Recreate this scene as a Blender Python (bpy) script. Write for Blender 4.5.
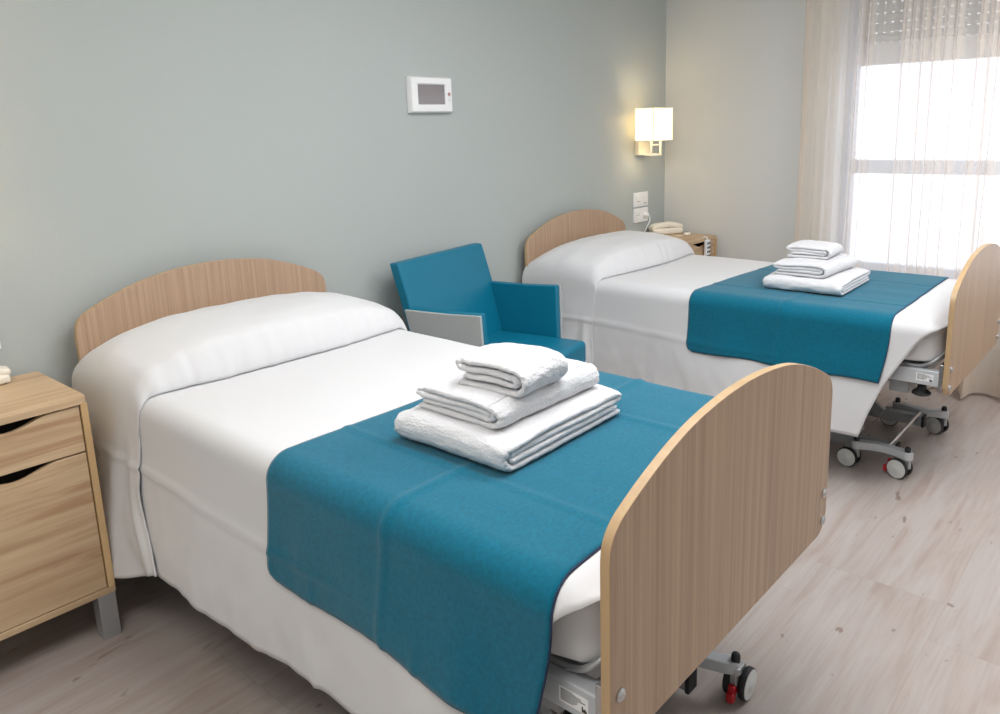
import bpy, bmesh, math, random
from mathutils import Vector, Matrix, noise
for _o in list(bpy.data.objects): bpy.data.objects.remove(_o)
S = bpy.context.scene
C = S.collection
PI = math.pi

# ------------------------------------------------------------------ camera
cd = bpy.data.cameras.new('camera'); cam = bpy.data.objects.new('camera', cd); C.objects.link(cam)
R_ = Vector((0.64584, -0.76303, -0.0260)); U_ = Vector((0.17801, 0.11738, 0.97700)); F_ = Vector((0.74243, 0.63562, -0.21164))
R_.normalize(); U_.normalize(); F_.normalize()
mw = Matrix.Identity(4)
for i in range(3):
    mw[i][0] = R_[i]; mw[i][1] = U_[i]; mw[i][2] = -F_[i]
mw[0][3], mw[1][3], mw[2][3] = -4.49997, -2.68176, 1.43272
cam.matrix_world = mw
cd.sensor_fit = 'HORIZONTAL'; cd.sensor_width = 36.0
cd.lens = 778.03 / 1000 * 36.0
cd.shift_x = -(532.58 - 500) / 1000
cd.shift_y = (296.10 - 357) / 1000
cd.clip_start = 0.05
S.camera = cam

# ------------------------------------------------------------------ light
wd = bpy.data.worlds.new('world'); S.world = wd; wd.use_nodes = True
bg = wd.node_tree.nodes['Background']; bg.inputs[0].default_value = (0.80, 0.88, 1.0, 1); bg.inputs[1].default_value = 2.4

def area(name, loc, rot, sx, sy, power, col=(1, 1, 1), portal=False):
    l = bpy.data.lights.new(name, 'AREA'); l.shape = 'RECTANGLE'; l.size = sx; l.size_y = sy
    l.energy = power; l.color = col
    if portal: l.cycles.is_portal = True
    o = bpy.data.objects.new(name, l); C.objects.link(o); o.location = loc; o.rotation_euler = rot
    return o
# unseen ceiling lights: one inferred from floor shadows, the others added as fill
area('unseen_ceiling_light', (-2.7, -1.75, 2.53), (0, 0, 0), 1.5, 1.1, 44, (0.98, 0.985, 1.0))
area('unseen_ceiling_light', (-4.7, -1.9, 2.53), (0, 0, 0), 0.9, 0.9, 26, (1.0, 0.97, 0.93))  # added to fill the near bed's left side and the floor
area('unseen_ceiling_light', (-1.2, -2.8, 2.53), (0, 0, 0), 1.0, 0.9, 42, (0.96, 0.98, 1.0))  # fill that brightens the right wall and curtain
area('window_portal', (0.26, -2.05, 1.4), (0, PI / 2, 0), 1.7, 1.9, 1, portal=True)

vs = S.view_settings
vs.view_transform = 'Standard'; vs.look = 'None'; vs.gamma = 1.0; vs.exposure = -0.08
try: vs.use_curve_mapping = False
except Exception: pass
S.cycles.max_bounces = 10; S.cycles.diffuse_bounces = 6; S.cycles.transparent_max_bounces = 16
S.cycles.sample_clamp_indirect = 6.0

# ------------------------------------------------------------------ helpers
def lin(r, g, b):
    f = lambda v: (v / 255 / 12.92) if v <= 10 else ((v / 255 + 0.055) / 1.055) ** 2.4
    return (f(r), f(g), f(b), 1)

def mat(name, col, rough=0.5, metal=0.0, spec=0.5, bump=None, sheen=0.0, emit=None, var=None):
    m = bpy.data.materials.new(name); m.use_nodes = True
    nt = m.node_tree; b = nt.nodes['Principled BSDF']
    b.inputs['Base Color'].default_value = col
    b.inputs['Roughness'].default_value = rough; b.inputs['Metallic'].default_value = metal
    b.inputs['Specular IOR Level'].default_value = spec
    if sheen: b.inputs['Sheen Weight'].default_value = sheen
    if emit:
        b.inputs['Emission Color'].default_value = emit[0]; b.inputs['Emission Strength'].default_value = emit[1]
    tc = nt.nodes.new('ShaderNodeTexCoord')
    if var:   # (scale, amount): soft colour variation
        n = nt.nodes.new('ShaderNodeTexNoise'); n.inputs['Scale'].default_value = var[0]; n.inputs['Detail'].default_value = 4
        nt.links.new(tc.outputs['Object'], n.inputs['Vector'])
        mx = nt.nodes.new('ShaderNodeMix'); mx.data_type = 'RGBA'
        mx.inputs[6].default_value = tuple(c * (1 - var[1]) for c in col[:3]) + (1,)
        mx.inputs[7].default_value = tuple(min(1, c * (1 + var[1])) for c in col[:3]) + (1,)
        nt.links.new(n.outputs[0], mx.inputs[0]); nt.links.new(mx.outputs[2], b.inputs['Base Color'])
    if bump:  # (scale, strength, distance)
        n2 = nt.nodes.new('ShaderNodeTexNoise'); n2.inputs['Scale'].default_value = bump[0]; n2.inputs['Detail'].default_value = 3
        nt.links.new(tc.outputs['Object'], n2.inputs['Vector'])
        bp = nt.nodes.new('ShaderNodeBump'); bp.inputs['Strength'].default_value = bump[1]; bp.inputs['Distance'].default_value = bump[2]
        nt.links.new(n2.outputs[0], bp.inputs['Height']); nt.links.new(bp.outputs[0], b.inputs['Normal'])
    return m

def wood(name, light, dark, axis, fine=110.0, long=2.2, rough=0.42, wavy=0.25, contrast=(0.35, 0.7), streak=None):
    """grain running along axis 0/1/2 in object space"""
    m = bpy.data.materials.new(name); m.use_nodes = True
    nt = m.node_tree; N = nt.nodes; L = nt.links; b = N['Principled BSDF']
    b.inputs['Roughness'].default_value = rough
    tc = N.new('ShaderNodeTexCoord')
    def ns(sc_f, sc_l, detail, dist=0.0):
        mp = N.new('ShaderNodeMapping'); s = [sc_f] * 3; s[axis] = sc_l
        mp.inputs['Scale'].default_value = s; L.new(tc.outputs['Object'], mp.inputs['Vector'])
        n = N.new('ShaderNodeTexNoise'); n.inputs['Scale'].default_value = 1.0; n.inputs['Detail'].default_value = detail
        n.inputs['Distortion'].default_value = dist
        L.new(mp.outputs[0], n.inputs['Vector']); return n
    a = ns(fine, long, 4.0); w = ns(fine * 0.22, long * 0.8, 3.0, wavy)
    mth = N.new('ShaderNodeMath'); mth.operation = 'ADD'
    L.new(a.outputs[0], mth.inputs[0]); L.new(w.outputs[0], mth.inputs[1])
    hf = N.new('ShaderNodeMath'); hf.operation = 'MULTIPLY'; hf.inputs[1].default_value = 0.5; L.new(mth.outputs[0], hf.inputs[0])
    cr = N.new('ShaderNodeValToRGB'); cr.color_ramp.elements[0].position = contrast[0]; cr.color_ramp.elements[1].position = contrast[1]
    cr.color_ramp.elements[0].color = dark; cr.color_ramp.elements[1].color = light
    L.new(hf.outputs[0], cr.inputs[0])
    out = cr.outputs[0]
    if streak:
        s = ns(fine * 0.3, long * 0.7, 3.0, 0.6)
        r2 = N.new('ShaderNodeValToRGB'); r2.color_ramp.elements[0].position = 0.56; r2.color_ramp.elements[1].position = 0.68
        r2.color_ramp.elements[0].color = (0, 0, 0, 1); r2.color_ramp.elements[1].color = (.75, .75, .75, 1)
        L.new(s.outputs[0], r2.inputs[0])
        mx = N.new('ShaderNodeMix'); mx.data_type = 'RGBA'; mx.inputs[7].default_value = streak
        L.new(r2.outputs[0], mx.inputs[0]); L.new(out, mx.inputs[6]); out = mx.outputs[2]
    L.new(out, b.inputs['Base Color'])
    bp = N.new('ShaderNodeBump'); bp.inputs['Strength'].default_value = 0.12; bp.inputs['Distance'].default_value = 0.002
    L.new(hf.outputs[0], bp.inputs['Height']); L.new(bp.outputs[0], b.inputs['Normal'])
    return m

def link(name, bm, m, parent=None, smooth=False, bevel=0, seg=3, sub=0, solid=0, auto=None):
    me = bpy.data.meshes.new(name); bmesh.ops.recalc_face_normals(bm, faces=bm.faces) if not solid else None
    bm.to_mesh(me); bm.free()
    for x in (m if isinstance(m, (list, tuple)) else [m]): me.materials.append(x)
    o = bpy.data.objects.new(name, me); C.objects.link(o)
    if parent: o.parent = parent
    if solid:
        md = o.modifiers.new('solid', 'SOLIDIFY'); md.thickness = solid; md.offset = -1
    if bevel:
        md = o.modifiers.new('bevel', 'BEVEL'); md.width = bevel; md.segments = seg; md.limit_method = 'ANGLE'; md.angle_limit = 0.6
        md.harden_normals = True
        smooth = True
    if sub:
        md = o.modifiers.new('sub', 'SUBSURF'); md.levels = sub; md.render_levels = sub
    if smooth or sub:
        for p in me.polygons: p.use_smooth = True
    if auto is not None: me.set_sharp_from_angle(angle=auto)
    return o

def tag(o, label=None, cat=None, group=None, kind=None):
    if label: o['label'] = label
    if cat: o['category'] = cat
    if group: o['group'] = group
    if kind: o['kind'] = kind
    return o

def empty(name, loc=(0, 0, 0), rz=0, **k):
    o = bpy.data.objects.new(name, None); C.objects.link(o); o.location = loc; o.rotation_euler = (0, 0, rz)
    o.empty_display_size = 0.1
    return tag(o, **k)

def box(bm, x0, x1, y0, y1, z0, z1, mi=0):
    vs_ = [bm.verts.new(p) for p in ((x0, y0, z0), (x1, y0, z0), (x1, y1, z0), (x0, y1, z0), (x0, y0, z1), (x1, y0, z1), (x1, y1, z1), (x0, y1, z1))]
    fs = [(0, 3, 2, 1), (4, 5, 6, 7), (0, 1, 5, 4), (1, 2, 6, 5), (2, 3, 7, 6), (3, 0, 4, 7)]
    out = []
    for f in fs:
        fc = bm.faces.new([vs_[i] for i in f]); fc.material_index = mi; out.append(fc)
    return vs_

def boxm(*a):
    bm = bmesh.new(); box(bm, *a); return bm

def cyl(bm, p0, p1, r0, r1=None, n=24, caps=True, mi=0):
    r1 = r0 if r1 is None else r1
    p0 = Vector(p0); p1 = Vector(p1); d = (p1 - p0).normalized()
    a = d.orthogonal().normalized(); b = d.cross(a)
    A = [bm.verts.new(p0 + (a * math.cos(t) + b * math.sin(t)) * r0) for t in [2 * PI * i / n for i in range(n)]]
    B = [bm.verts.new(p1 + (a * math.cos(t) + b * math.sin(t)) * r1) for t in [2 * PI * i / n for i in range(n)]]
    for i in range(n):
        f = bm.faces.new((A[i], A[(i + 1) % n], B[(i + 1) % n], B[i])); f.material_index = mi
    if caps:
        bm.faces.new(A[::-1]).material_index = mi; bm.faces.new(B).material_index = mi

def lathe(bm, prof, origin=(0, 0, 0), axis='z', n=28, mi=0):
    """prof: list of (r, h)"""
    o = Vector(origin); rings = []
    for r, h in prof:
        ring = []
        for i in range(n):
            t = 2 * PI * i / n; c, s = math.cos(t) * r, math.sin(t) * r
            v = {'z': (c, s, h), 'x': (h, c, s), 'y': (s, h, c)}[axis]
            ring.append(bm.verts.new(o + Vector(v)))
        rings.append(ring)
    for a, b in zip(rings, rings[1:]):
        for i in range(n):
            bm.faces.new((a[i], a[(i + 1) % n], b[(i + 1) % n], b[i])).material_index = mi
    bm.faces.new(rings[0][::-1]).material_index = mi; bm.faces.new(rings[-1]).material_index = mi

def tube(bm, pts, r, n=10, mi=0):
    pts = [Vector(p) for p in pts]; rings = []
    a = None
    for i, p in enumerate(pts):
        d = (pts[min(i + 1, len(pts) - 1)] - pts[max(i - 1, 0)]).normalized()
        if a is None: a = d.orthogonal().normalized()
        a = (a - d * a.dot(d)).normalized(); b = d.cross(a)
        rings.append([bm.verts.new(p + (a * math.cos(t) + b * math.sin(t)) * r) for t in [2 * PI * k / n for k in range(n)]])
    for A, B in zip(rings, rings[1:]):
        for k in range(n): bm.faces.new((A[k], A[(k + 1) % n], B[(k + 1) % n], B[k])).material_index = mi
    bm.faces.new(rings[0][::-1]).material_index = mi; bm.faces.new(rings[-1]).material_index = mi

def smoothpts(pts, k=6, closed=False):
    """Catmull-Rom through pts"""
    out = []; n = len(pts); rng = range(n if closed else n - 1)
    for i in rng:
        g = lambda j: Vector(pts[j % n] if closed else pts[max(0, min(n - 1, j))])
        p0, p1, p2, p3 = g(i - 1), g(i), g(i + 1), g(i + 2)
        for j in range(k):
            t = j / k
            out.append(0.5 * ((2 * p1) + (p2 - p0) * t + (2 * p0 - 5 * p1 + 4 * p2 - p3) * t * t + (3 * p1 - p0 - 3 * p2 + p3) * t ** 3))
    if not closed: out.append(Vector(pts[-1]))
    return out

def prism(bm, pts, y0, y1, face_mi=0, side_mi=0):
    """outline in the x-z plane extruded in y"""
    A = [bm.verts.new((x, y0, z)) for x, z in pts]; B = [bm.verts.new((x, y1, z)) for x, z in pts]
    n = len(pts)
    bm.faces.new(A).material_index = face_mi; bm.faces.new(B[::-1]).material_index = face_mi
    for i in range(n): bm.faces.new((A[i], B[i], B[(i + 1) % n], A[(i + 1) % n])).material_index = side_mi

def grid(bm, P, nu, nv, mi=0):
    V = [[bm.verts.new(P(i / nu, j / nv)) for j in range(nv + 1)] for i in range(nu + 1)]
    for i in range(nu):
        for j in range(nv):
            bm.faces.new((V[i][j], V[i + 1][j], V[i + 1][j + 1], V[i][j + 1])).material_index = mi
    return V

def sm(a, b, x):
    t = max(0.0, min(1.0, (x - a) / (b - a))); return t * t * (3 - 2 * t)

def nz(x, y, z): return noise.noise(Vector((x, y, z)))

def copy_tree(o, parent=None):
    c = o.copy(); C.objects.link(c)
    if parent: c.parent = parent
    for ch in list(o.children): copy_tree(ch, c)
    return c

# ------------------------------------------------------------------ materials
M = {}
M['wall'] = mat('grey_green_wall_paint', lin(176, 182, 180), 0.75, spec=0.2, bump=(180, 0.25, 0.0015), var=(1.5, 0.02))
M['wall2'] = mat('pale_grey_wall_paint', lin(212, 213, 211), 0.75, spec=0.2, bump=(180, 0.25, 0.0015))
M['ceil'] = mat('white_ceiling_paint', lin(235, 235, 232), 0.9)
M['white'] = mat('white_paint', lin(236, 236, 236), 0.4)
M['plastic'] = mat('white_plastic', lin(236, 237, 238), 0.35)
M['cream'] = mat('cream_plastic', lin(232, 226, 212), 0.35)
M['sheet'] = mat('white_cotton', lin(214, 214, 216), 0.85, spec=0.15, bump=(420, 0.15, 0.0006), sheen=0.1)
M['mattress'] = mat('white_ticking', lin(224, 224, 226), 0.8, spec=0.15)
M['towel'] = mat('white_terry', lin(218, 218, 221), 0.95, spec=0.05, bump=(220, .9, 0.003), sheen=0.3)
M['teal'] = mat('teal_blanket_wool', lin(3, 99, 124), 0.95, spec=0.1, bump=(650, 0.5, 0.0012), sheen=0.25, var=(120, 0.34))
M['navy'] = mat('navy_stitching', lin(34, 52, 84), 0.8, bump=(900, 0.6, 0.001))
M['vinyl'] = mat('teal_vinyl', lin(4, 112, 141), 0.42, spec=0.4, bump=(500, 0.12, 0.0006), var=(4, 0.03))
M['greyfab'] = mat('grey_weave', lin(176, 180, 180), 0.9, spec=0.1, bump=(520, 0.6, 0.001), var=(300, 0.14))
M['beech'] = wood('beech_leg_wood', lin(222, 176, 118), lin(200, 150, 96), 2, 90, 3)
M['board'] = wood('oak_laminate_board', lin(190, 162, 136), lin(156, 128, 106), 2, 300, 1.4, 0.38, contrast=(0.34, 0.66))
M['edge'] = wood('board_edge_band', lin(196, 166, 126), lin(180, 150, 112), 2, 60, 2, 0.4)
M['cabx'] = wood('nightstand_oak_horizontal', lin(210, 184, 150), lin(182, 153, 120), 0, 90, 3.0, 0.45, 0.8, streak=lin(166, 130, 98))
M['cabz'] = wood('nightstand_oak_side', lin(213, 182, 136), lin(190, 156, 112), 2, 70, 2.6, 0.45)
M['dark'] = mat('interior_shade', lin(22, 20, 18), 0.8)
M['steel'] = mat('painted_silver_steel', lin(192, 196, 200), 0.38, metal=0.15)
M['greysteel'] = mat('grey_steel', lin(150, 154, 156), 0.45, metal=0.1)
M['chrome'] = mat('brushed_chrome', lin(200, 200, 202), 0.22, metal=1.0)
M['alu'] = mat('satin_aluminium', lin(176, 178, 180), 0.4, metal=0.6)
M['rubber'] = mat('black_rubber', lin(30, 31, 33), 0.6)
M['wheel'] = mat('pale_grey_wheel', lin(200, 202, 200), 0.45)
M['red'] = mat('red_brake_pedal', lin(178, 22, 30), 0.4)
M['ink'] = mat('black_print', lin(40, 42, 46), 0.6)
M['redink'] = mat('pale_red_print', lin(234, 190, 190), 0.6)
M['lampmetal'] = mat('pale_nickel', lin(232, 228, 216), 0.35)
M['frame'] = mat('window_frame_shade_tint', lin(196, 208, 228), 0.4)  # pale frame with the blue-grey of shade and flare put into its colour

# ------------------------------------------------------------------ room shell
def floor_mat():
    m = bpy.data.materials.new('pale_oak_laminate_planks'); m.use_nodes = True
    nt = m.node_tree; N = nt.nodes; L = nt.links; b = N['Principled BSDF']; b.inputs['Roughness'].default_value = 0.42
    b.inputs['Specular IOR Level'].default_value = 0.4
    tc = N.new('ShaderNodeTexCoord')
    mp = N.new('ShaderNodeMapping'); mp.inputs['Location'].default_value = (0.85, 0.303, 0)
    L.new(tc.outputs['Object'], mp.inputs['Vector'])
    br = N.new('ShaderNodeTexBrick'); L.new(mp.outputs[0], br.inputs['Vector'])
    br.offset = 0.16; br.offset_frequency = 2; br.squash = 1.0
    for k, v in (('Scale', 1.0), ('Mortar Size', 0.0009), ('Mortar Smooth', 0.1), ('Bias', 0.0), ('Brick Width', 1.28), ('Row Height', 0.39)): br.inputs[k].default_value = v
    br.inputs['Color1'].default_value = (0.0, 0.0, 0.0, 1); br.inputs['Color2'].default_value = (1, 1, 1, 1); br.inputs['Mortar'].default_value = (0.5, 0.5, 0.5, 1)
    def ns(sx, sy, det, dist=0.0, shift=True):
        q = N.new('ShaderNodeMapping'); q.inputs['Scale'].default_value = (sx, sy, 1)
        if shift:
            cm = N.new('ShaderNodeCombineXYZ'); mu = N.new('ShaderNodeMath'); mu.operation = 'MULTIPLY'; mu.inputs[1].default_value = 37.0
            L.new(br.outputs['Color'], mu.inputs[0]); L.new(mu.outputs[0], cm.inputs[2]); L.new(mu.outputs[0], cm.inputs[1])
            L.new(cm.outputs[0], q.inputs['Location'])
        L.new(tc.outputs['Object'], q.inputs['Vector'])
        n = N.new('ShaderNodeTexNoise'); n.inputs['Scale'].default_value = 1; n.inputs['Detail'].default_value = det; n.inputs['Distortion'].default_value = dist
        L.new(q.outputs[0], n.inputs['Vector']); return n
    g = ns(2.0, 15, 8, 1.2); fine = ns(5, 120, 3)
    cr = N.new('ShaderNodeValToRGB'); e = cr.color_ramp.elements
    e[0].position = 0.26; e[0].color = lin(160, 145, 136); e[1].position = 0.66; e[1].color = lin(176, 167, 163)
    k = cr.color_ramp.elements.new(0.42); k.color = lin(170, 158, 152)
    L.new(g.outputs[0], cr.inputs[0])
    m1 = N.new('ShaderNodeMix'); m1.data_type = 'RGBA'; m1.blend_type = 'MULTIPLY'; m1.inputs[0].default_value = 0.35
    r1 = N.new('ShaderNodeValToRGB'); r1.color_ramp.elements[0].position = 0.3; r1.color_ramp.elements[0].color = (.78, .76, .74, 1); r1.color_ramp.elements[1].position = 0.6
    L.new(fine.outputs[0], r1.inputs[0]); L.new(cr.outputs[0], m1.inputs[6]); L.new(r1.outputs[0], m1.inputs[7])
    # knots
    kn = ns(8.0, 22.0, 2, 0.5)
    r2 = N.new('ShaderNodeValToRGB'); r2.color_ramp.elements[0].position = 0.69; r2.color_ramp.elements[0].color = (0, 0, 0, 1)
    r2.color_ramp.elements[1].position = 0.74; r2.color_ramp.elements[1].color = (.7, .7, .7, 1)
    L.new(kn.outputs[0], r2.inputs[0])
    m2 = N.new('ShaderNodeMix'); m2.data_type = 'RGBA'; m2.inputs[7].default_value = lin(120, 98, 84)
    L.new(r2.outputs[0], m2.inputs[0]); L.new(m1.outputs[2], m2.inputs[6])
    # plank to plank tone
    m3 = N.new('ShaderNodeMix'); m3.data_type = 'RGBA'; m3.blend_type = 'MULTIPLY'; m3.inputs[0].default_value = 0.06
    L.new(m2.outputs[2], m3.inputs[6]); L.new(br.outputs['Color'], m3.inputs[7])
    m4 = N.new('ShaderNodeMix'); m4.data_type = 'RGBA'; m4.inputs[7].default_value = lin(158, 145, 135)
    L.new(br.outputs['Fac'], m4.inputs[0]); L.new(m3.outputs[2], m4.inputs[6])
    L.new(m4.outputs[2], b.inputs['Base Color'])
    bp = N.new('ShaderNodeBump'); bp.inputs['Strength'].default_value = 0.1; bp.inputs['Distance'].default_value = 0.002
    L.new(g.outputs[0], bp.inputs['Height']); L.new(bp.outputs[0], b.inputs['Normal'])
    return m

XL, XR, YB, YF, ZC = -5.6, 0.0, 0.0, -4.3, 2.55
def struct(name, bm, m, **k):
    o = link(name, bm, m, **k); o['kind'] = 'structure'; return o
struct('floor', boxm(XL - .15, XR + .3, YF - .15, YB + .15, -0.1, 0.0), floor_mat())
struct('ceiling', boxm(XL - .15, XR + .3, YF - .15, YB + .15, ZC, ZC + 0.1), M['ceil'])
struct('wall_back', boxm(XL - .15, XR + .3, YB, YB + .15, 0, ZC), M['wall'])
struct('wall_left', boxm(XL - .15, XL, YF, YB, 0, ZC), M['wall2'])
struct('wall_front', boxm(XL - .15, XR + .3, YF - .15, YF, 0, ZC), M['wall2'])
WY0, WY1, WZ0, WZ1 = -3.05, -1.10, 0.56, 2.33
bm = bmesh.new()
box(bm, 0, .3, WY1, YB, 0, ZC); box(bm, 0, .3, YF, WY0, 0, ZC); box(bm, 0, .3, WY0, WY1, 0, WZ0); box(bm, 0, .3, WY0, WY1, WZ1, ZC)
struct('wall_right', bm, M['wall2'])
# skirting boards
struct('baseboard_back', boxm(XL, XR, YB - .012, YB, 0, .07), M['white'], bevel=.003)
struct('baseboard_right', boxm(XR - .012, XR, YF, YB - .012, 0, .07), M['white'], bevel=.003)

# window 1: frame, transom, glass, sill, roller shutter
bm = bmesh.new(); fx0, fx1 = .12, .18
box(bm, fx0, fx1, WY0, WY1, WZ0, WZ0 + .06); box(bm, fx0, fx1, WY0, WY1, WZ1 - .05, WZ1)
box(bm, fx0, fx1, WY0, WY0 + .055, WZ0 + .06, WZ1 - .05); box(bm, fx0, fx1, WY1 - .055, WY1, WZ0 + .06, WZ1 - .05)
win = struct('window_1', bm, M['frame'], bevel=.004)
bm = boxm(fx0 - .01, fx1, WY0 + .055, WY1 - .055, 1.13, 1.205)
link('transom', bm, M['frame'], win, bevel=.004)
gm = bpy.data.materials.new('clear_glass'); gm.use_nodes = True; nt = gm.node_tree; nt.nodes.remove(nt.nodes['Principled BSDF'])
tr = nt.nodes.new('ShaderNodeBsdfTransparent'); gl = nt.nodes.new('ShaderNodeBsdfGlossy'); gl.inputs['Roughness'].default_value = 0.02
mx = nt.nodes.new('ShaderNodeMixShader'); mx.inputs[0].default_value = 0.06
nt.links.new(tr.outputs[0], mx.inputs[1]); nt.links.new(gl.outputs[0], mx.inputs[2]); nt.links.new(mx.outputs[0], nt.nodes['Material Output'].inputs[0])
link('glass_pane', boxm(.148, .154, WY0 + .055, WY1 - .055, WZ0 + .06, 1.13), gm, win)
link('glass_pane', boxm(.148, .154, WY0 + .055, WY1 - .055, 1.205, WZ1 - .05), gm, win)
link('window_sill', boxm(-.02, .12, WY0 + .001, WY1 - .001, WZ0 - .02, WZ0 + .012), M['white'], win, bevel=.004)
# shutter with perforated slats
sh = bpy.data.materials.new('grey_perforated_shutter'); sh.use_nodes = True; nt = sh.node_tree; N = nt.nodes; L = nt.links
b = N['Principled BSDF']; b.inputs['Base Color'].default_value = lin(150, 156, 162); b.inputs['Roughness'].default_value = .5
tc = N.new('ShaderNodeTexCoord'); sp = N.new('ShaderNodeSeparateXYZ'); L.new(tc.outputs['Object'], sp.inputs[0])
def mth(op, a, b_=None):
    n = N.new('ShaderNodeMath'); n.operation = op
    for i, v in enumerate((a, b_)):
        if v is None: continue
        if hasattr(v, 'links'): L.new(v, n.inputs[i])
        else: n.inputs[i].default_value = v
    return n.outputs[0]
fz = mth('FRACT', mth('MULTIPLY', mth('SUBTRACT', sp.outputs[2], 1.845), 1 / .052))
fy = mth('FRACT', mth('MULTIPLY', sp.outputs[1], 1 / .042))
hole = mth('MULTIPLY', mth('LESS_THAN', fz, .06), mth('LESS_THAN', fy, .36))
t2 = N.new('ShaderNodeBsdfTransparent'); m2 = N.new('ShaderNodeMixShader')
L.new(hole, m2.inputs[0]); L.new(b.outputs[0], m2.inputs[1]); L.new(t2.outputs[0], m2.inputs[2]); L.new(m2.outputs[0], N['Material Output'].inputs[0])
bm = bmesh.new(); z = 1.845
prof = []
while z < WZ1 + .05:
    prof += [(.235, z), (.231, z + .004), (.222, z + .015), (.22, z + .028), (.224, z + .042), (.233, z + .05)]; z += .052
Va = [bm.verts.new((x, WY0 + .002, zz)) for x, zz in prof]; Vb = [bm.verts.new((x, WY1 - .002, zz)) for x, zz in prof]
for i in range(len(prof) - 1): bm.faces.new((Va[i], Vb[i], Vb[i + 1], Va[i + 1]))
shut = link('roller_shutter', bm, sh, win)
link('shutter_bottom_bar', boxm(.218, .245, WY0 + .002, WY1 - .002, 1.725, 1.845), mat('pale_shutter_bar', lin(200, 202, 204), .5), win, bevel=.004)

# ------------------------------------------------------------------ curtain
cm = bpy.data.materials.new('sheer_pinkish_voile'); cm.use_nodes = True; nt = cm.node_tree; N = nt.nodes; L = nt.links
N.remove(N['Principled BSDF'])
t = N.new('ShaderNodeBsdfTransparent'); d = N.new('ShaderNodeBsdfDiffuse'); tl = N.new('ShaderNodeBsdfTranslucent')
t.inputs[0].default_value = (1, .97, .95, 1)
d.inputs[0].default_value = lin(246, 240, 230); tl.inputs[0].default_value = lin(248, 236, 228)
a = N.new('ShaderNodeMixShader'); a.inputs[0].default_value = .5; L.new(d.outputs[0], a.inputs[1]); L.new(tl.outputs[0], a.inputs[2])
q = N.new('ShaderNodeMixShader'); L.new(t.outputs[0], q.inputs[1]); L.new(a.outputs[0], q.inputs[2])
# cloth seen edge-on covers more
lw = N.new('ShaderNodeLayerWeight'); lw.inputs[0].default_value = .5
mr = N.new('ShaderNodeMapRange'); mr.inputs[1].default_value = 0.0; mr.inputs[2].default_value = 1.0; mr.inputs[3].default_value = .50; mr.inputs[4].default_value = .98
L.new(lw.outputs['Facing'], mr.inputs[0]); L.new(mr.outputs[0], q.inputs[0])
L.new(q.outputs[0], N['Material Output'].inputs[0])
_r = random.Random(11); PLEATS = []; _u = .012
while _u < 1.0:
    PLEATS.append((_u, _r.uniform(-.012, .012), _r.uniform(.05, .085) if _u > .12 else _r.uniform(.012, .02), _r.uniform(.0055, .0095)))
    _u += _r.choice((.022, .03, .055, .07, .085)) if _u > .12 else .036
def curtain_P(u, v):
    # u along the wall, v from the top to the hem
    y = -0.925 - 2.03 * u
    z = 2.47 - (2.47 - .018) * v
    k = 0.6 + .4 * v
    ph = 9.0 * nz(u * 2.3, v * .35, 3.1)
    x = -.075 + k * (.016 * math.sin(2 * PI * u * 11 + ph) + .010 * nz(u * 9, v * .8, 7.7))
    for uc, dr, am, wd_ in PLEATS:
        t = (u - uc - dr * v) / wd_
        if abs(t) < 3: x -= am * k * math.exp(-t * t)
    y += .010 * (v - .5) * nz(u * 5, 0, 1)
    return Vector((min(x, -.03), y, z))
bm = bmesh.new(); grid(bm, curtain_P, 760, 30)
cur = link('sheer_curtain', bm, cm, smooth=True)
tag(cur, 'floor-length sheer cream curtain hanging in soft folds in front of the bright window', 'curtain')
# deep hem band of doubled cloth at the bottom and side, and the curtain rail (above the frame)
bm = bmesh.new(); grid(bm, lambda u, v: curtain_P(u, .945 + .055 * v) + Vector((-.003, 0, 0)), 760, 3)
link('bottom_hem', bm, cm, cur, smooth=True)
bm = bmesh.new(); grid(bm, lambda u, v: curtain_P(u * .02, v) + Vector((-.003, 0, 0)), 15, 30)
link('side_hem', bm, cm, cur, smooth=True)
bm = bmesh.new(); tube(bm, [(-.085, -.9, 2.485), (-.085, -3.05, 2.485)], .012)
link('curtain_rail', bm, M['white'], cur, smooth=True)

# ------------------------------------------------------------------ bed
HW = .46
def board_outline(z0, zt, zs):
    """bed-end outline around x = 0: flat bottom with rounded corners, arched top"""
    pts = []
    r = .055
    for i in range(7):
        a = PI + i / 6 * PI / 2; pts.append((-HW + r + r * math.cos(a), z0 + r + r * math.sin(a)))
    for i in range(7):
        a = 1.5 * PI + i / 6 * PI / 2; pts.append((HW - r + r * math.cos(a), z0 + r + r * math.sin(a)))
    h = zt - zs
    side = [(.46, zs), (.4575, zs + .024), (.450, zs + .042), (.437, zs + .057), (.415, zs + .072), (.352, zs + .101), (.27, zs + .131), (.19, zs + .151), (.09, zs + .164), (0, h + zs)]
    s2 = smoothpts([(x, z) for x, z in side], 4)
    s2 = [(v[0], v[1]) for v in s2]
    pts += s2
    pts += [(-x, z) for x, z in s2[-2::-1]]
    return pts

def mk_board(name, parent, y0, y1, z0, zt, zs):
    bm = bmesh.new(); prism(bm, board_outline(z0, zt, zs), y0, y1, 0, 1)
    return link(name, bm, [M['board'], M['edge']], parent, bevel=.0015, seg=2)

def bolt(parent, x, y, z, sgn=-1):
    bm = bmesh.new(); lathe(bm, [(.0115, 0), (.0115, sgn * .003), (.009, sgn * .006), (.004, sgn * .0075)], (x, y, z), 'y', 20)
    return link('bolt', bm, M['chrome'], parent, smooth=True, auto=.6)

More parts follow.
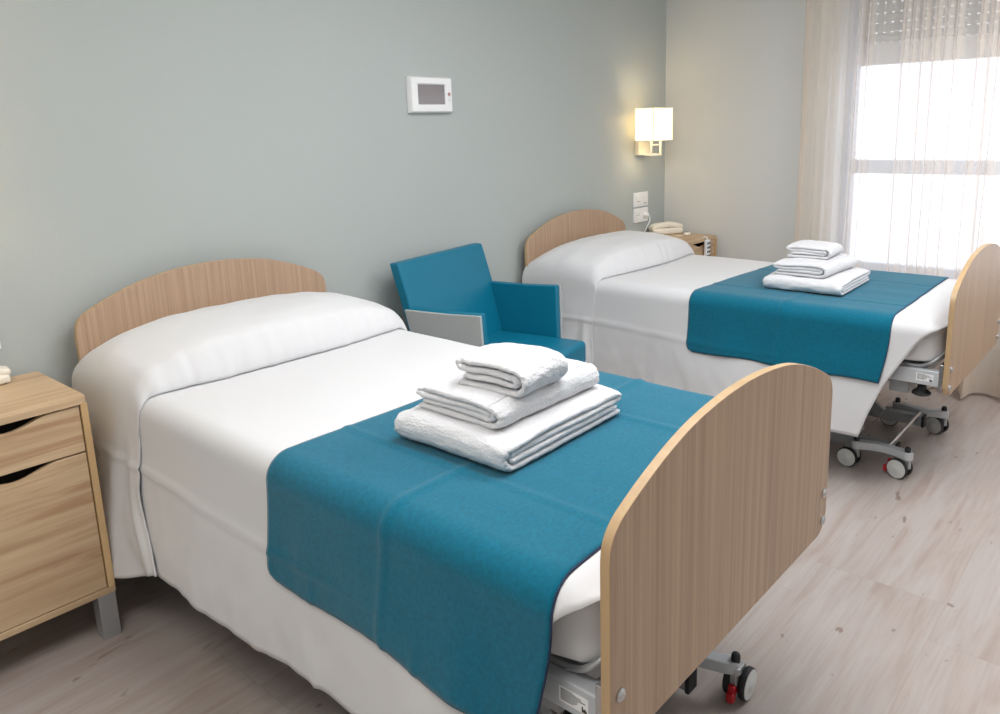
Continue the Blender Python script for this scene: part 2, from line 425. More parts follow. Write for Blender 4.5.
def caster(parent, x, y, brake=False, ang=0.0):
    """twin-wheel castor; swivel pivot at (x, y), wheels trailing behind it"""
    k = empty('caster', (x, y, 0), ang); k.parent = parent
    bm = bmesh.new()
    box(bm, -.009, .009, -.014, .045, .046, .09)
    cyl(bm, (0, 0, .08), (0, 0, .1), .015)
    cyl(bm, (-.03, .028, .042), (.03, .028, .042), .006)
    link('fork', bm, M['alu'], k, bevel=.003, seg=2)
    for s in (-1, 1):
        bm = bmesh.new(); x0 = s * .011; x1 = s * .029
        lathe(bm, [(.025, x0), (.039, x0), (.042, x0 + s * .004), (.042, x1 - s * .004), (.040, x1), (.0385, x1)], (0, .028, .042), 'x', 32, 0)
        lathe(bm, [(.0385, x1 - s * .002), (.0378, x1 + s * .001), (.026, x1 + s * .0025), (.013, x1 + s * .0025), (.011, x1 + s * .004), (.004, x1 + s * .0045)], (0, .028, .042), 'x', 32, 1)
        link('wheel', bm, [M['rubber'], M['wheel']], k, smooth=True, auto=.7)
    bm = bmesh.new(); lathe(bm, [(.0115, .115), (.0115, .129), (.0095, .136), (.004, .139)], (0, 0, 0), 'z', 20)
    link('pivot_cap', bm, M['rubber'], k, smooth=True, auto=.9)
    if brake:
        bm = bmesh.new(); box(bm, -.009, .009, .045, .078, .026, .066); box(bm, -.022, .022, .070, .088, .014, .040)
        link('brake_pedal', bm, M['red'], k, bevel=.004)
    return k

def make_bed():
    root = empty('hospital_bed')
    low = []; up = []
    up.append(mk_board('footboard', root, -2.083, -2.065, .453, .958, .79))
    up.append(mk_board('headboard', root, -.077, -.059, .453, 1.003, .835))
    for par, y, sg in ((up[0], -2.083, -1),):
        for sx in (-1, 1):
            for z in (.559, .488): bolt(par, sx * (HW - .0265), y, z, sg)
    # side rails of the mattress platform
    for sx in (-1, 1):
        bm = bmesh.new(); box(bm, sx * .43 - .018, sx * .43 + .018, -2.05, -.09, .487, .545)
        up.append(link('side_rail', bm, M['steel'], root, bevel=.004))
        r = up[-1]
        if sx < 0:
            bm = bmesh.new(); box(bm, -.4486, -.448, -2.032, -1.972, .502, .531)
            lb = link('rating_plate', bm, M['plastic'], r); lb['label'] = 'small white rating label with fine black print'
            bm = bmesh.new()
            random.seed(4)
            for i, (z, l) in enumerate(((.5275, .026), (.524, .040), (.520, .046), (.516, .034), (.512, .030), (.508, .026))):
                yy = -1.976
                while yy > -1.976 - l:
                    w = random.uniform(.002, .005); box(bm, -.4492, -.4487, yy - w, yy, z - .0007, z + .0007); yy -= w + .0008
            for k, h in enumerate((.004, .007, .005, .010)): box(bm, -.4492, -.4487, -2.0295 + k * .0026, -2.027 + k * .0026, .504, .504 + h)
            link('print', bm, M['ink'], lb)
    # corner bracket behind the footboard and cross rails, slatted deck
    for y in (-2.055, -.095, -1.1):
        bm = boxm(-.41, .41, y - .01, y + .02, .490, .54); up.append(link('cross_rail', bm, M['greysteel'], root, bevel=.003))
    for sx in (-1, 1):
        bm = bmesh.new(); box(bm, sx * .433 - .022, sx * .433 + .022, -2.064, -2.05, .47, .575); cyl(bm, (sx * .4335, -2.05, .488), (sx * .4335, -2.03, .488), .008); 
        up.append(link('corner_bracket', bm, M['chrome'], root, bevel=.002))
    bm = bmesh.new()
    for i in range(14): box(bm, -.40, .40, -2.0 + i * .14, -1.91 + i * .14, .545, .552)
    up.append(link('deck_slats', bm, M['greysteel'], root))
    bm = bmesh.new()   # hoop that keeps the mattress from sliding
    tube(bm, smoothpts([(-.425, -1.93, .55), (-.425, -1.98, .553), (-.43, -2.02, .575), (-.40, -2.045, .60), (-.3, -2.05, .61), (.3, -2.05, .61), (.40, -2.045, .60), (.43, -2.02, .575), (.425, -1.98, .553), (.425, -1.93, .55)], 5), .006)
    up.append(link('mattress_retainer', bm, M['alu'], root, smooth=True))
    # inner frame under the deck
    for sx in (-1, 1):
        up.append(link('inner_beam', boxm(sx * .30 - .02, sx * .30 + .02, -1.93, -.3, .437, .487), M['greysteel'], root, bevel=.003))
    bm = boxm(-.41, .41, -1.94, -1.87, .43, .478); up.append(link('lower_cross_beam', bm, M['greysteel'], root, bevel=.003))
    for sx in (-1, 1):
        bm = bmesh.new(); lathe(bm, [(.009, .487), (.009, .474), (.016, .470), (.017, .456), (.024, .452), (.033, .446), (.034, .440), (.029, .436)], (sx * .405, -1.985, 0), 'z', 24)
        up.append(link('rubber_stop', bm, M['rubber'], root, smooth=True, auto=.8))
    # undercarriage
    for sx in (-1, 1):
        for y0 in (-1.927, -.475):   # castor bars, bowed between the castors
            bm = bmesh.new(); n = 18; X = sx * .29
            pts = []
            for i in range(n + 1):
                t = i / n; y = y0 - .022 + t * (.2 + .044); dip = math.sin(PI * t)
                pts.append((y, .115 + .0 * dip, .014 + .004 * dip + (0.016 * (abs(2 * t - 1) ** 3))))
            T = []; B = []
            rows = []
            for y, z, hw in pts:
                e = min((y - (y0 - .022)), (y0 + .222 - y)); hw2 = hw * min(1, math.sqrt(max(.02, e / .03)))
                bow = sx * -.025 * math.sin(PI * max(0, min(1, (y - y0) / .2)))
                rows.append([bm.verts.new((X + bow - hw2, y, z - .03)), bm.verts.new((X + bow + hw2, y, z - .03)), bm.verts.new((X + bow + hw2, y, z + .003)), bm.verts.new((X + bow - hw2, y, z + .003))])
            for a_, b_ in zip(rows, rows[1:]):
                for k in range(4): bm.faces.new((a_[k], a_[(k + 1) % 4], b_[(k + 1) % 4], b_[k]))
            bm.faces.new(rows[0]); bm.faces.new(rows[-1][::-1])
            low.append(link('castor_bar', bm, M['steel'], root, bevel=.004, seg=2))
            caster(root, sx * .29, y0, brake=(y0 < -1 and sx < 0) or (y0 > -1 and sx > 0), ang=(-.22 if sx < 0 else -.35))
            caster(root, sx * .29, y0 + .2, ang=0.1 * sx)
    for sx in (-1, 1):
        bm = boxm(sx * .2 - .018, sx * .2 + .018, -1.86, -.37, .058, .106); o = link('base_beam', bm, M['greysteel'], root, bevel=.003); low.append(o)
        for y in (-1.866, -.366):
            link('end_plug', boxm(sx * .2 - .021, sx * .2 + .021, y - .006 if y < -1 else y - .004, y + .006, .055, .109), M['rubber'], o, bevel=.002)
    for y in (-1.84, -.39):
        bm = bmesh.new(); cyl(bm, (-.262, y, .102), (.262, y, .102), .009, n=18); low.append(link('cross_tube', bm, M['chrome'], root, smooth=True, auto=.8))
    # scissor lift arms
    for sx in (-1, 1):
        bm = bmesh.new()
        for (ya, yb) in ((-1.7, -1.15), (-.45, -1.0)):
            a_ = Vector((sx * .15, ya, .10)); b_ = Vector((sx * .15, yb, .46)); d_ = (b_ - a_).normalized(); w = Vector((.012, 0, 0)); h = d_.cross(Vector((1, 0, 0))) * .022
            vsx = [bm.verts.new(p) for p in (a_ - w - h, a_ + w - h, a_ + w + h, a_ - w + h, b_ - w - h, b_ + w - h, b_ + w + h, b_ - w + h)]
            for f in ((0, 3, 2, 1), (4, 5, 6, 7), (0, 1, 5, 4), (1, 2, 6, 5), (2, 3, 7, 6), (3, 0, 4, 7)): bm.faces.new([vsx[i] for i in f])
        low.append(link('lift_arm', bm, M['greysteel'], root, bevel=.003))
    return root, up

C1, C2, DZ = -3.182, -1.021, -.028
bed1, up1 = make_bed(); bed1.location = (C1, 0, 0)
tag(bed1, 'wooden-ended care bed nearest the camera, footboard in the foreground', 'bed')
bed2 = copy_tree(bed1); bed2.location = (C2, .01, 0)
tag(bed2, 'wooden-ended care bed farther back beside the curtained window', 'bed')
upn = {o.name for o in up1}
updata = {o.data for o in up1}
for ch in bed1.children:      # the right front castor of the near bed is swivelled round, its brake toward the camera
    if ch.name.startswith('caster') and ch.location.x > 0 and ch.location.y < -1.8:
        ch.rotation_euler = (0, 0, 1.6 + PI); ch.location.x += .004; ch.location.y -= .012
        bm = bmesh.new(); box(bm, -.009, .009, -.026, .0, .030, .056); box(bm, -.010, .010, -.034, -.014, .014, .040)
        link('brake_pedal', bm, M['red'], ch, bevel=.004)
for ch in bed1.children:
    if ch.name.startswith('caster') and ch.location.x < 0 and ch.location.y > -.6: ch.location.x -= .035
for ch in bed2.children:
    if ch.data in updata: ch.location.z += DZ

def mattress(c, dy, dz, label):
    bm = bmesh.new(); 
    nx, ny, nzz = 30, 60, 6
    x0, x1, y0, y1, z0, z1 = -.45, .45, -2.043, -.085, .556, .722
    box(bm, x0, x1, y0, y1, z0, z1)
    bmesh.ops.subdivide_edges(bm, edges=bm.edges[:], cuts=12, use_grid_fill=True)
    r = .05
    for v in bm.verts:
        p = v.co; q = Vector((max(x0 + r, min(x1 - r, p.x)), max(y0 + r, min(y1 - r, p.y)), max(z0 + r * .8, min(z1 - r, p.z))))
        dlt = p - q
        if dlt.length > 1e-6: v.co = q + dlt.normalized() * min(dlt.length, r)
        v.co.z += .004 * nz(p.x * 7, p.y * 7, p.z * 9) * (1 if p.z < .6 else .3)
    o = link('mattress', bm, M['mattress'], smooth=True, sub=1); o.location = (c, dy, dz)
    tag(o, label, 'mattress'); return o
mattress(C1, 0, 0, 'white mattress of the nearest bed, its corner bare beside the big footboard')
mattress(C2, .01, DZ, 'white mattress of the window-side bed, its corner bare beside the footboard')

# ------------------------------------------------------------------ bedding surface
class Bedding:
    A = .478; RC = .05
    def __init__(s, c, dy, ztop, seed): s.c = c; s.dy = dy; s.zt = ztop; s.sd = seed; s.drift = .15 if c < -2 else .02
    def pt(s, side, q, y, off=0.0):
        """side -1/+1, q = distance from centre line over the edge and down; off = outward offset"""
        A, RC = s.A, s.RC; a0 = A - RC; arc = RC * PI / 2
        sd = s.sd
        wr = .003 * nz(side * q * 3, y * 2.4, sd) + .0018 * nz(side * q * 11, y * 4, sd + 3)
        # pressed creases running along and across the cloth
        if q <= a0:
            x = q; z = s.zt; n = Vector((0, 0, 1)); d = 0
        elif q <= a0 + arc:
            t = (q - a0) / RC; x = a0 + RC * math.sin(t); z = s.zt - RC + RC * math.cos(t); n = Vector((math.sin(t), 0, math.cos(t))); d = 0
        else:
            d = q - a0 - arc; x = A; z = s.zt - RC - d; n = Vector((1, 0, .05))
            fl = .035 * sm(0, .5, d) + d * .02
            fl += sm(.02, .45, d) * (.016 * math.sin(y * 6.1 + sd + side) + .012 * nz(y * 3.3, d * 1.2, sd + 9 * side) + .008 * nz(y * 10, d * 3.5, sd + 5) + .0035 * nz(y * 26, d * 14, sd + 15))
            fl += .006 * math.exp(-((d - .155 - .01 * math.sin(y * 4)) / .008) ** 2) * sm(-1.9, -.6, y)
            fl += .004 * math.exp(-(((y + 1.33)) / .008) ** 2) * sm(.1, .3, d) + .004 * math.exp(-(((y + 1.68)) / .009) ** 2) * sm(.1, .3, d)
            x += fl
        z2 = z - .02 * sm(-1.99, -2.05, y) * (1 - sm(0, .06, d))
        # slight fall towards the foot corner
        n.normalize()
        p = Vector((x, y, z2)) + n * (off + wr)
        return Vector((s.c + side * p.x, p.y + s.dy, p.z))
    def q_of_z(s, z): return s.A - s.RC + s.RC * PI / 2 + (s.zt - s.RC - z)

def strip(P, side_q, name, m, parent=None, nu=120, nv=90, solid=.003, **k):
    bm = bmesh.new(); grid(bm, P, nu, nv); o = link(name, bm, m, parent, smooth=True, solid=solid, **k); return o

def uq(B, u, y, hem_l, hem_r):
    """u in 0..1 across the bed -> (side, q)"""
    ql = B.q_of_z(hem_l); qr = B.q_of_z(hem_r)
    s = -ql + u * (ql + qr)
    return (-1, -s) if s < 0 else (1, s)

def bedspread(B, label, hem=.232, foot=-2.052):
    a0 = B.A - B.RC + B.RC * PI / 2
    def P(u, v):
        side, q = uq(B, u, 0, hem, hem)
        d = max(0, q - a0)
        yh = -.09 - .0 * d - (.16 if d > 0 else 0) * sm(0, .2, d)
        e = q - (B.A - B.RC); K = ((-9, foot), (0, foot), (.03, -2.035), (.0785, -1.995), (.11, -1.970), (.28, -1.872), (.40, -1.825), (.50, -1.795), (9, -1.795))
        for (e0, k0), (e1, k1) in zip(K, K[1:]):
            if e0 <= e <= e1: yf = k0 + (k1 - k0) * (e - e0) / (e1 - e0)
        y = yh + (yf - yh) * v
        hz = .010 * math.sin(y * 5 + B.sd) + .006 * nz(y * 4, 1, B.sd)
        dd = q + (hz * (d / .5) if d > 0 else 0)
        return B.pt(side, dd, y, .002)
    o = strip(P, None, 'bedspread', M['sheet'], nu=150, nv=150)
    tag(o, label[0], 'bedspread')
    # rolled hem along the bottom edges
    for sd_ in (0.0, 1.0):
        bm = bmesh.new(); tube(bm, [P(sd_, i / 150) for i in range(151)], .0028, 6); link('hem', bm, M['sheet'], o, smooth=True)
    # the cover folded forward over the pillow
    prof = smoothpts([(0, .30), (.06, .55), (.18, .84), (.33, .98), (.5, 1.0), (.66, .96), (.80, .90), (.90, .80), (.945, .60), (.972, .38), (.985, .18), (.98, .04), (.93, -.01)], 8)
    prof = [(p[0], p[1]) for p in prof]
    def Q(u, v):
        side, q = uq(B, u, 0, .17, .17)
        x = min(q, B.A) ; d = max(0, q - a0)
        f = v * (len(prof) - 1); i = min(int(f), len(prof) - 2); f -= i
        yn = prof[i][0] * (1 - f) + prof[i + 1][0] * f; zn = prof[i][1] * (1 - f) + prof[i + 1][1] * f
        H = .144 * (1 - (min(q, .56) / .565) ** 3.2) if q < .56 else 0
        H = max(H, 0)
        Ly = .475 + .05 * math.cos(min(q, .55) / .55 * PI / 2) - .005
        y = -.062 - Ly * yn
        side_t = sm(0, .1, d)
        # hem: the rear part hangs shorter than the front part, which flares forward at the bottom
        hemz = .285 - .115 * sm(.40, .50, yn) + .095 * sm(.55, 1, yn)
        qm = B.q_of_z(hemz); q0 = B.A - .08
        qq = q if q < q0 else q0 + (q - q0) * (qm - q0) / (B.q_of_z(.17) - q0)
        d = max(0, qq - a0)
        off = .007 + d * .03
        off += sm(.05, .4, d) * (.040 * math.exp(-((yn - .56) / .13) ** 2) + .014 * math.exp(-((yn - .9) / .05) ** 2) + .012 * math.exp(-((yn - .22) / .08) ** 2) + .008 * nz(yn * 5, d * 2, B.sd + side))
        off += .010 * sm(.02, .2, d) * nz(yn * 9, d * 7, B.sd + 4 * side) * sm(0, .3, yn)
        p = B.pt(side, qq, y, off)
        p.y -= B.drift * sm(.20, .50, d) * sm(.42, .95, yn)
        pk = .0045 * nz(u * 38 + yn * 3, yn * 2.0, B.sd + 1) + .003 * nz(u * 90 - yn * 4, yn * 3, B.sd + 7)
        fr = sm(.70, .95, yn) * (1 - side_t)
        p.z += H * zn
        p.y -= pk * fr * 1.6
        p.z += (.004 * nz(u * 9, yn * 5, B.sd) + .003 * nz(u * 30, yn * 8, B.sd)) * (1 - side_t) * sm(0.05, .2, yn) * sm(1, .8, v)
        return p
    o2 = strip(Q, None, 'pillow_cover', M['sheet'], o, nu=200, nv=110)
    o2['label'] = 'part of the cover turned up over the pillow'
    return o

def runner(B, label, y0, y1, hem, skew=0.0, skewf=0.0):
    def P(u, v, off=.0075):
        side, q = uq(B, u, 0, hem, hem)
        s = max(-.48, min(.48, q * side))
        a_ = y0 + skew * s + .006 * nz(s * 3, 2, B.sd); b_ = y1 + skewf * s + .005 * nz(s * 4, 8, B.sd)
        # rounded cloth corners
        d = max(0, q - (B.q_of_z(hem) - .03)); rr = .03 - math.sqrt(max(0, .03 ** 2 - d ** 2)) if d > 0 else 0
        a_ -= rr; b_ += .04 * sm(.5, .85, q)
        y = a_ + (b_ - a_) * v
        ex = (.008 * math.sin(y * 14 + B.sd)) * (1 if q > .55 else 0) * max(0, (q - .55) / .25)
        cr = .004 * math.exp(-((v - .5) / .012) ** 2) + .0035 * math.exp(-((s * 1.0 - .18) / .008) ** 2) + .0035 * math.exp(-((s + .27) / .008) ** 2)
        dd = max(0, q - .5)
        rip = .010 * sm(.0, .2, dd) * nz(y * 7, dd, B.sd + 2)
        return B.pt(side, q + ex, y, off + cr + max(rip, -.003) + .003 * sm(.0, .25, dd))
    o = strip(P, None, 'bed_runner', M['teal'], nu=150, nv=90, solid=.004)
    tag(o, label, 'blanket')
    bm = bmesh.new()
    pts = [P(i / 150, 0) for i in range(151)] + [P(1, i / 90) for i in range(1, 91)] + [P(1 - i / 150, 1) for i in range(1, 151)] + [P(0, 1 - i / 90) for i in range(1, 91)]
    tube(bm, pts, .0027, 6)
    st = link('stitched_edge', bm, M['navy'], o, smooth=True); st['label'] = 'dark navy overlocked edge stitching'
    return o

B1 = Bedding(C1, 0, .7275, 1.3); B2 = Bedding(C2, .01, .7275 + DZ, 4.1)
bedspread(B1, ['white bedspread on the nearest bed, turned up over its pillow'], hem=.252)
bedspread(B2, ['white bedspread on the bed by the window, turned up over its pillow'])
runner(B1, 'teal blanket across the foot of the nearest bed, just behind the large footboard', -1.18, -1.962, .45, skewf=.06)
runner(B2, 'teal blanket across the foot of the bed nearest the window', -1.055, -1.87, .45, skew=-.03, skewf=.02)

# ------------------------------------------------------------------ towels
def towel(name, L, Wd, H, turns_t, seed, axis, loc, rz, label, group, loose=0.0):
    """folded towel: a spiral of terry cloth; profile runs along the first axis, extruded Wd along the second.
       axis 'x': profile in x-z (closed fold at -x), 'y': profile in y-z (closed fold at -y)"""
    t = turns_t; rnd = random.Random(seed)
    z1 = t * .55; z4 = H - t * .55; z2 = z1 + (z4 - z1) * .36; z3 = z1 + (z4 - z1) * .68
    h = L / 2; pts = []
    def arc(cx, cz, rx, rz_, a0, a1, n=7):
        return [(cx + rx * math.cos(a0 + (a1 - a0) * i / n), cz + rz_ * math.sin(a0 + (a1 - a0) * i / n)) for i in range(n + 1)]
    path = [(h - .02, z2), (0, z2 + loose * .3), (-h + .035, z2)]
    path += arc(-h + .032, (z2 + z3) / 2, .012, (z3 - z2) / 2, -PI / 2, -1.5 * PI, 5)
    path += [(0, z3 + loose * .2), (h - .028, z3)]
    path += arc(h - .026, (z3 + z4) / 2, .022, (z4 - z3) / 2, -PI / 2, PI / 2, 5)
    path += [(h * .4, z4 + .002), (-h * .4, z4 + .003), (-h + .03, z4)]
    path += arc(-h + .026, (z1 + z4) / 2, .026, (z4 - z1) / 2, PI / 2, 1.5 * PI, 9)
    path += [(0, z1), (h - .004, z1)]
    P = smoothpts(path, 4)
    # tangents / normals
    n = len(P); nor = []
    for i in range(n):
        d = P[min(i + 1, n - 1)] - P[max(i - 1, 0)]; d.normalize(); nor.append(Vector((-d[1], d[0])))
    bm = bmesh.new(); ht = t * .5
    wk = [0, .004, .010, .02] + [.02 + (Wd - .04) * i / 14 for i in range(1, 15)] + [Wd - .01, Wd - .004, Wd]
    rows = []
    for w in wk:
        e = min(w, Wd - w); k = .45 + .55 * min(1, math.sqrt(e / .012)) if e < .012 else 1.0
        row = []
        for sgn in (1, -1):
            idx = range(n) if sgn > 0 else range(n - 1, -1, -1)
            for i in idx:
                p = P[i] + nor[i] * ht * k * sgn
                f = i / n
                endo = (.007 * nz(f * 7, seed, 0) + .004 * nz(f * 25, seed, 2)) * (1 if w > Wd / 2 else -1) * (1 - e / (Wd / 2))
                x = p[0]; z = p[1]
                zz = z + .005 * nz(x * 13, w * 13, seed) * (z / H) + .0022 * nz(x * 45, w * 45, seed + z * 40)
                zz = max(zz, .001)
                sag = -.010 * (z / H) * max(0, 1 - e / .05) * (1 + nz(x * 9, seed, 1)) * .6
                xx = x + .005 * nz(w * 11, z * 20, seed + 4) + .003 * nz(w * 35, z * 60, seed)
                y_ = w - Wd / 2 + endo
                row.append(bm.verts.new((xx, y_, max(.001, zz + sag)) if axis == 'x' else (y_, xx, max(.001, zz + sag))))
        rows.append(row)
    m_ = len(rows[0])
    for a_, b_ in zip(rows, rows[1:]):
        for k in range(m_): bm.faces.new((a_[k], a_[(k + 1) % m_], b_[(k + 1) % m_], b_[k]))
    for row in (rows[0], rows[-1]):
        for i in range(n - 1): bm.faces.new((row[i], row[i + 1], row[m_ - 2 - i], row[m_ - 1 - i]))
    o = link(name, bm, M['towel'], smooth=True, sub=2)
    md = o.modifiers.new('pile', 'DISPLACE'); md.texture = pile; md.strength = .0025; md.mid_level = .5; md.texture_coords = 'LOCAL'
    o.location = loc; o.rotation_euler = (0, 0, rz)
    tag(o, label, 'towel', group); return o

pile = bpy.data.textures.new('terry_pile', 'CLOUDS'); pile.noise_scale = .007; pile.noise_depth = 1
zb = .7275 + .015
towel('folded_towel', .43, .34, .070, .0185, 3, 'x', (-3.215, -1.508, zb), .02, 'large flat folded white towel, bottom of the stack on the nearest bed', 'white towels stacked on the near bed')
towel('folded_towel', .255, .36, .062, .0165, 8, 'y', (-3.212, -1.502, zb + .069), .0, 'folded white towel in the middle of the stack on the nearest bed', 'white towels stacked on the near bed', .006)
towel('folded_towel', .19, .165, .074, .0165, 15, 'y', (-3.256, -1.548, zb + .127), .06, 'small rolled white towel on top of the stack on the nearest bed', 'white towels stacked on the near bed', .01)
zb2 = zb + DZ
towel('folded_towel', .41, .34, .058, .0155, 21, 'x', (-1.085, -1.435, zb2), .03, 'large flat folded white towel, bottom of the stack on the window-side bed', 'white towels stacked on the far bed')
towel('folded_towel', .235, .35, .060, .016, 28, 'y', (-1.07, -1.415, zb2 + .058), -.02, 'folded white towel in the middle of the stack on the window-side bed', 'white towels stacked on the far bed', .006)
towel('folded_towel', .19, .20, .058, .015, 33, 'y', (-1.02, -1.39, zb2 + .118), .08, 'small rolled white towel on top of the stack on the window-side bed', 'white towels stacked on the far bed', .008)

# ------------------------------------------------------------------ armchair
def cushion(x0, x1, y0, y1, z0, z1, r, fn=None, cuts=10):
    bm = bmesh.new(); box(bm, x0, x1, y0, y1, z0, z1)
    bmesh.ops.subdivide_edges(bm, edges=bm.edges[:], cuts=cuts, use_grid_fill=True)
    rr = [min(r, (x1 - x0) / 2), min(r, (y1 - y0) / 2), min(r, (z1 - z0) / 2)]; r = min(rr)
    for v in bm.verts:
        p = v.co; q = Vector((max(x0 + r, min(x1 - r, p.x)), max(y0 + r, min(y1 - r, p.y)), max(z0 + r, min(z1 - r, p.z))))
        d = p - q
        if d.length > r: v.co = q + d.normalized() * r
        if fn: v.co = fn(v.co.copy())
    return bm
def slab(x0, x1, y0, y1, z0, z1, n, fn):
    """box cut into n = (nx, ny, nz) cells and shaped by fn; its edges get a bevel"""
    bm = bmesh.new(); nx, ny, nz_ = n; V = {}
    def g(i, j, k):
        if (i, j, k) not in V: V[i, j, k] = bm.verts.new(fn(Vector((x0 + (x1 - x0) * i / nx, y0 + (y1 - y0) * j / ny, z0 + (z1 - z0) * k / nz_))))
        return V[i, j, k]
    for i in range(nx):
        for j in range(ny):
            for k in (0, nz_): bm.faces.new((g(i, j, k), g(i + 1, j, k), g(i + 1, j + 1, k), g(i, j + 1, k)))
    for i in range(nx):
        for k in range(nz_):
            for j in (0, ny): bm.faces.new((g(i, j, k), g(i + 1, j, k), g(i + 1, j, k + 1), g(i, j, k + 1)))
    for j in range(ny):
        for k in range(nz_):
            for i in (0, nx): bm.faces.new((g(i, j, k), g(i, j + 1, k), g(i, j + 1, k + 1), g(i, j, k + 1)))
    return bm
ch = empty('armchair', (-2.05, -.335, 0), math.radians(10))
tag(ch, 'teal vinyl armchair with grey fabric outer arms, between the two beds', 'armchair')
def seatf(p):
    t = (p.z - .42) / .05; p.z += .014 * t * (1 - (p.x / .27) ** 2) * (1 - ((p.y + .06) / .27) ** 2) if t > 0 else 0
    return p
link('seat', slab(-.28, .28, -.34, .16, .36, .470, (12, 11, 2), seatf), M['vinyl'], ch, bevel=.022, seg=4)
def backf(p):
    h = (p.z - .40) / .49; p.y += .135 * max(0, h) ** 1.15; p.x *= 1 - .01 * h
    if p.y < .2: p.y -= .010 * (1 - (p.x / .3) ** 2) * math.sin(PI * max(0, min(1, h)))
    return p
link('backrest', slab(-.322, .322, .115, .165, .30, .885, (12, 1, 14), backf), M['vinyl'], ch, bevel=.009, seg=3)
for sx in (-1, 1):
    def armf(p, sx=sx):
        p.z += .010 * max(0, (-p.y) / .2) if p.z > .5 else 0
        p.y += .012 * ((p.z - .3) / .38) if p.y < 0 else .09 * max(0, (p.z - .3) / .38)
        p.x += sx * .012 * (p.z - .3) / .38
        return p
    x0, x1 = (.28, .318)
    a, b_ = (x0, x1) if sx > 0 else (-x1, -x0)
    link('arm_pad', slab(a, b_, -.185, .105, .27, .70, (1, 6, 6), armf), M['vinyl'], ch, bevel=.006, seg=3)
    a, b_ = (x1 - .002, x1 + .012) if sx > 0 else (-x1 - .012, -x1 + .002)
    o = link('outer_arm_panel', slab(a, b_, -.190, .115, .262, .696, (1, 6, 6), armf), M['greyfab'], ch, bevel=.003, seg=2)
    o['label'] = 'light grey woven fabric outer side'
for sx in (-1, 1):
    for y in (-.30, .12):
        bm = bmesh.new(); w = .021; cx = sx * .255
        top = [(cx - w, y - w + .01, .36), (cx + w, y - w + .01, .36), (cx + w, y + w + .01, .36), (cx - w, y + w + .01, .36)]
        k = .62; dy = .03 if y > 0 else -.0; w2 = w * .72
        bot = [(cx - w2, y - w2 + .01 + dy, 0), (cx + w2, y - w2 + .01 + dy, 0), (cx + w2, y + w2 + .01 + dy, 0), (cx - w2, y + w2 + .01 + dy, 0)]
        T = [bm.verts.new(p) for p in top]; Bt = [bm.verts.new(p) for p in bot]
        bm.faces.new(T); bm.faces.new(Bt[::-1])
        for i in range(4): bm.faces.new((T[i], Bt[i], Bt[(i + 1) % 4], T[(i + 1) % 4]))
        link('leg', bm, M['beech'], ch, bevel=.003)
link('seat_frame', boxm(-.25, .25, -.30, .14, .32, .36), M['beech'], ch, bevel=.003)

# ------------------------------------------------------------------ nightstands
def make_nightstand():
    r = empty('nightstand')
    W2, D, T = .2, .40, .74    # half width, depth, height; back at y=0
    bm = bmesh.new()
    pts = []
    for (cx, cy, a0) in ((-W2 + .025, -D + .025, PI), (W2 - .025, -D + .025, 1.5 * PI)):
        for i in range(7): t = a0 + i / 6 * PI / 2; pts.append((cx + .025 * math.cos(t), cy + .025 * math.sin(t)))
    pts += [(W2, -.012), (-W2, -.012)]
    A = [bm.verts.new((x, y, T - .02)) for x, y in pts]; B = [bm.verts.new((x, y, T)) for x, y in pts]
    bm.faces.new(A[::-1]); bm.faces.new(B)
    for i in range(len(pts)): bm.faces.new((A[i], A[(i + 1) % len(pts)], B[(i + 1) % len(pts)], B[i]))
    link('top', bm, M['cabx'], r, bevel=.0015, seg=2)
    zb_ = .158
    for sx in (-1, 1):
        a, b_ = (W2 - .02, W2 - .002) if sx > 0 else (-W2 + .002, -W2 + .02)
        link('side_panel', boxm(a, b_, -D + .004, -.014, zb_, T - .02), M['cabz'], r, bevel=.0012, seg=2)
    link('bottom_panel', boxm(-W2 + .002, W2 - .002, -D + .004, -.014, zb_ - .018, zb_), M['cabx'], r, bevel=.0012, seg=2)
    link('back_panel', boxm(-W2 + .02, W2 - .02, -.026, -.016, zb_, T - .02), M['cabz'], r)
    link('interior_shade_block', boxm(-W2 + .02, W2 - .02, -.34, -.03, zb_ + .002, T - .022), M['dark'], r)  # near-black block painting the shade inside, behind the drawer gaps
    for z0, z1 in ((.584, T - .024), (zb_ + .003, .579)):
        n = []
        for i in range(15):
            t = i / 14; x = .105 - .21 * t; n.append((x, z1 - .026 * (.5 - .5 * math.cos(2 * PI * t)) ** .8))
        outl = [(-W2 + .023, z0), (W2 - .023, z0), (W2 - .023, z1)] + n + [(-W2 + .023, z1)]
        bm = bmesh.new(); prism(bm, outl, -D + .008, -D + .026)
        link('drawer', bm, M['cabx'], r, bevel=.001, seg=2)
    for sx in (-1, 1):
        for y in (-D + .03, -.05):
            bm = bmesh.new(); cx = sx * (W2 - .028)
            box(bm, cx - .024, cx + .024, y - .024, y + .024, 0, zb_ - .018)
            box(bm, cx - sx * .07 - .02, cx + .0, y - .015, y + .015, zb_ - .024, zb_ - .018) if sx > 0 else box(bm, cx, cx + .09, y - .015, y + .015, zb_ - .024, zb_ - .018)
            link('leg', bm, M['alu'], r, bevel=.0015, seg=2)
    return r
ns1 = make_nightstand(); ns1.location = (-3.947, -.008, 0)
tag(ns1, 'oak nightstand with two drawers left of the nearest bed', 'nightstand')
ns2 = copy_tree(ns1); ns2.location = (-.232, -.008, .008)
tag(ns2, 'oak nightstand in the corner behind the far bed, telephone on its top', 'nightstand')
ns2.location.z = 0

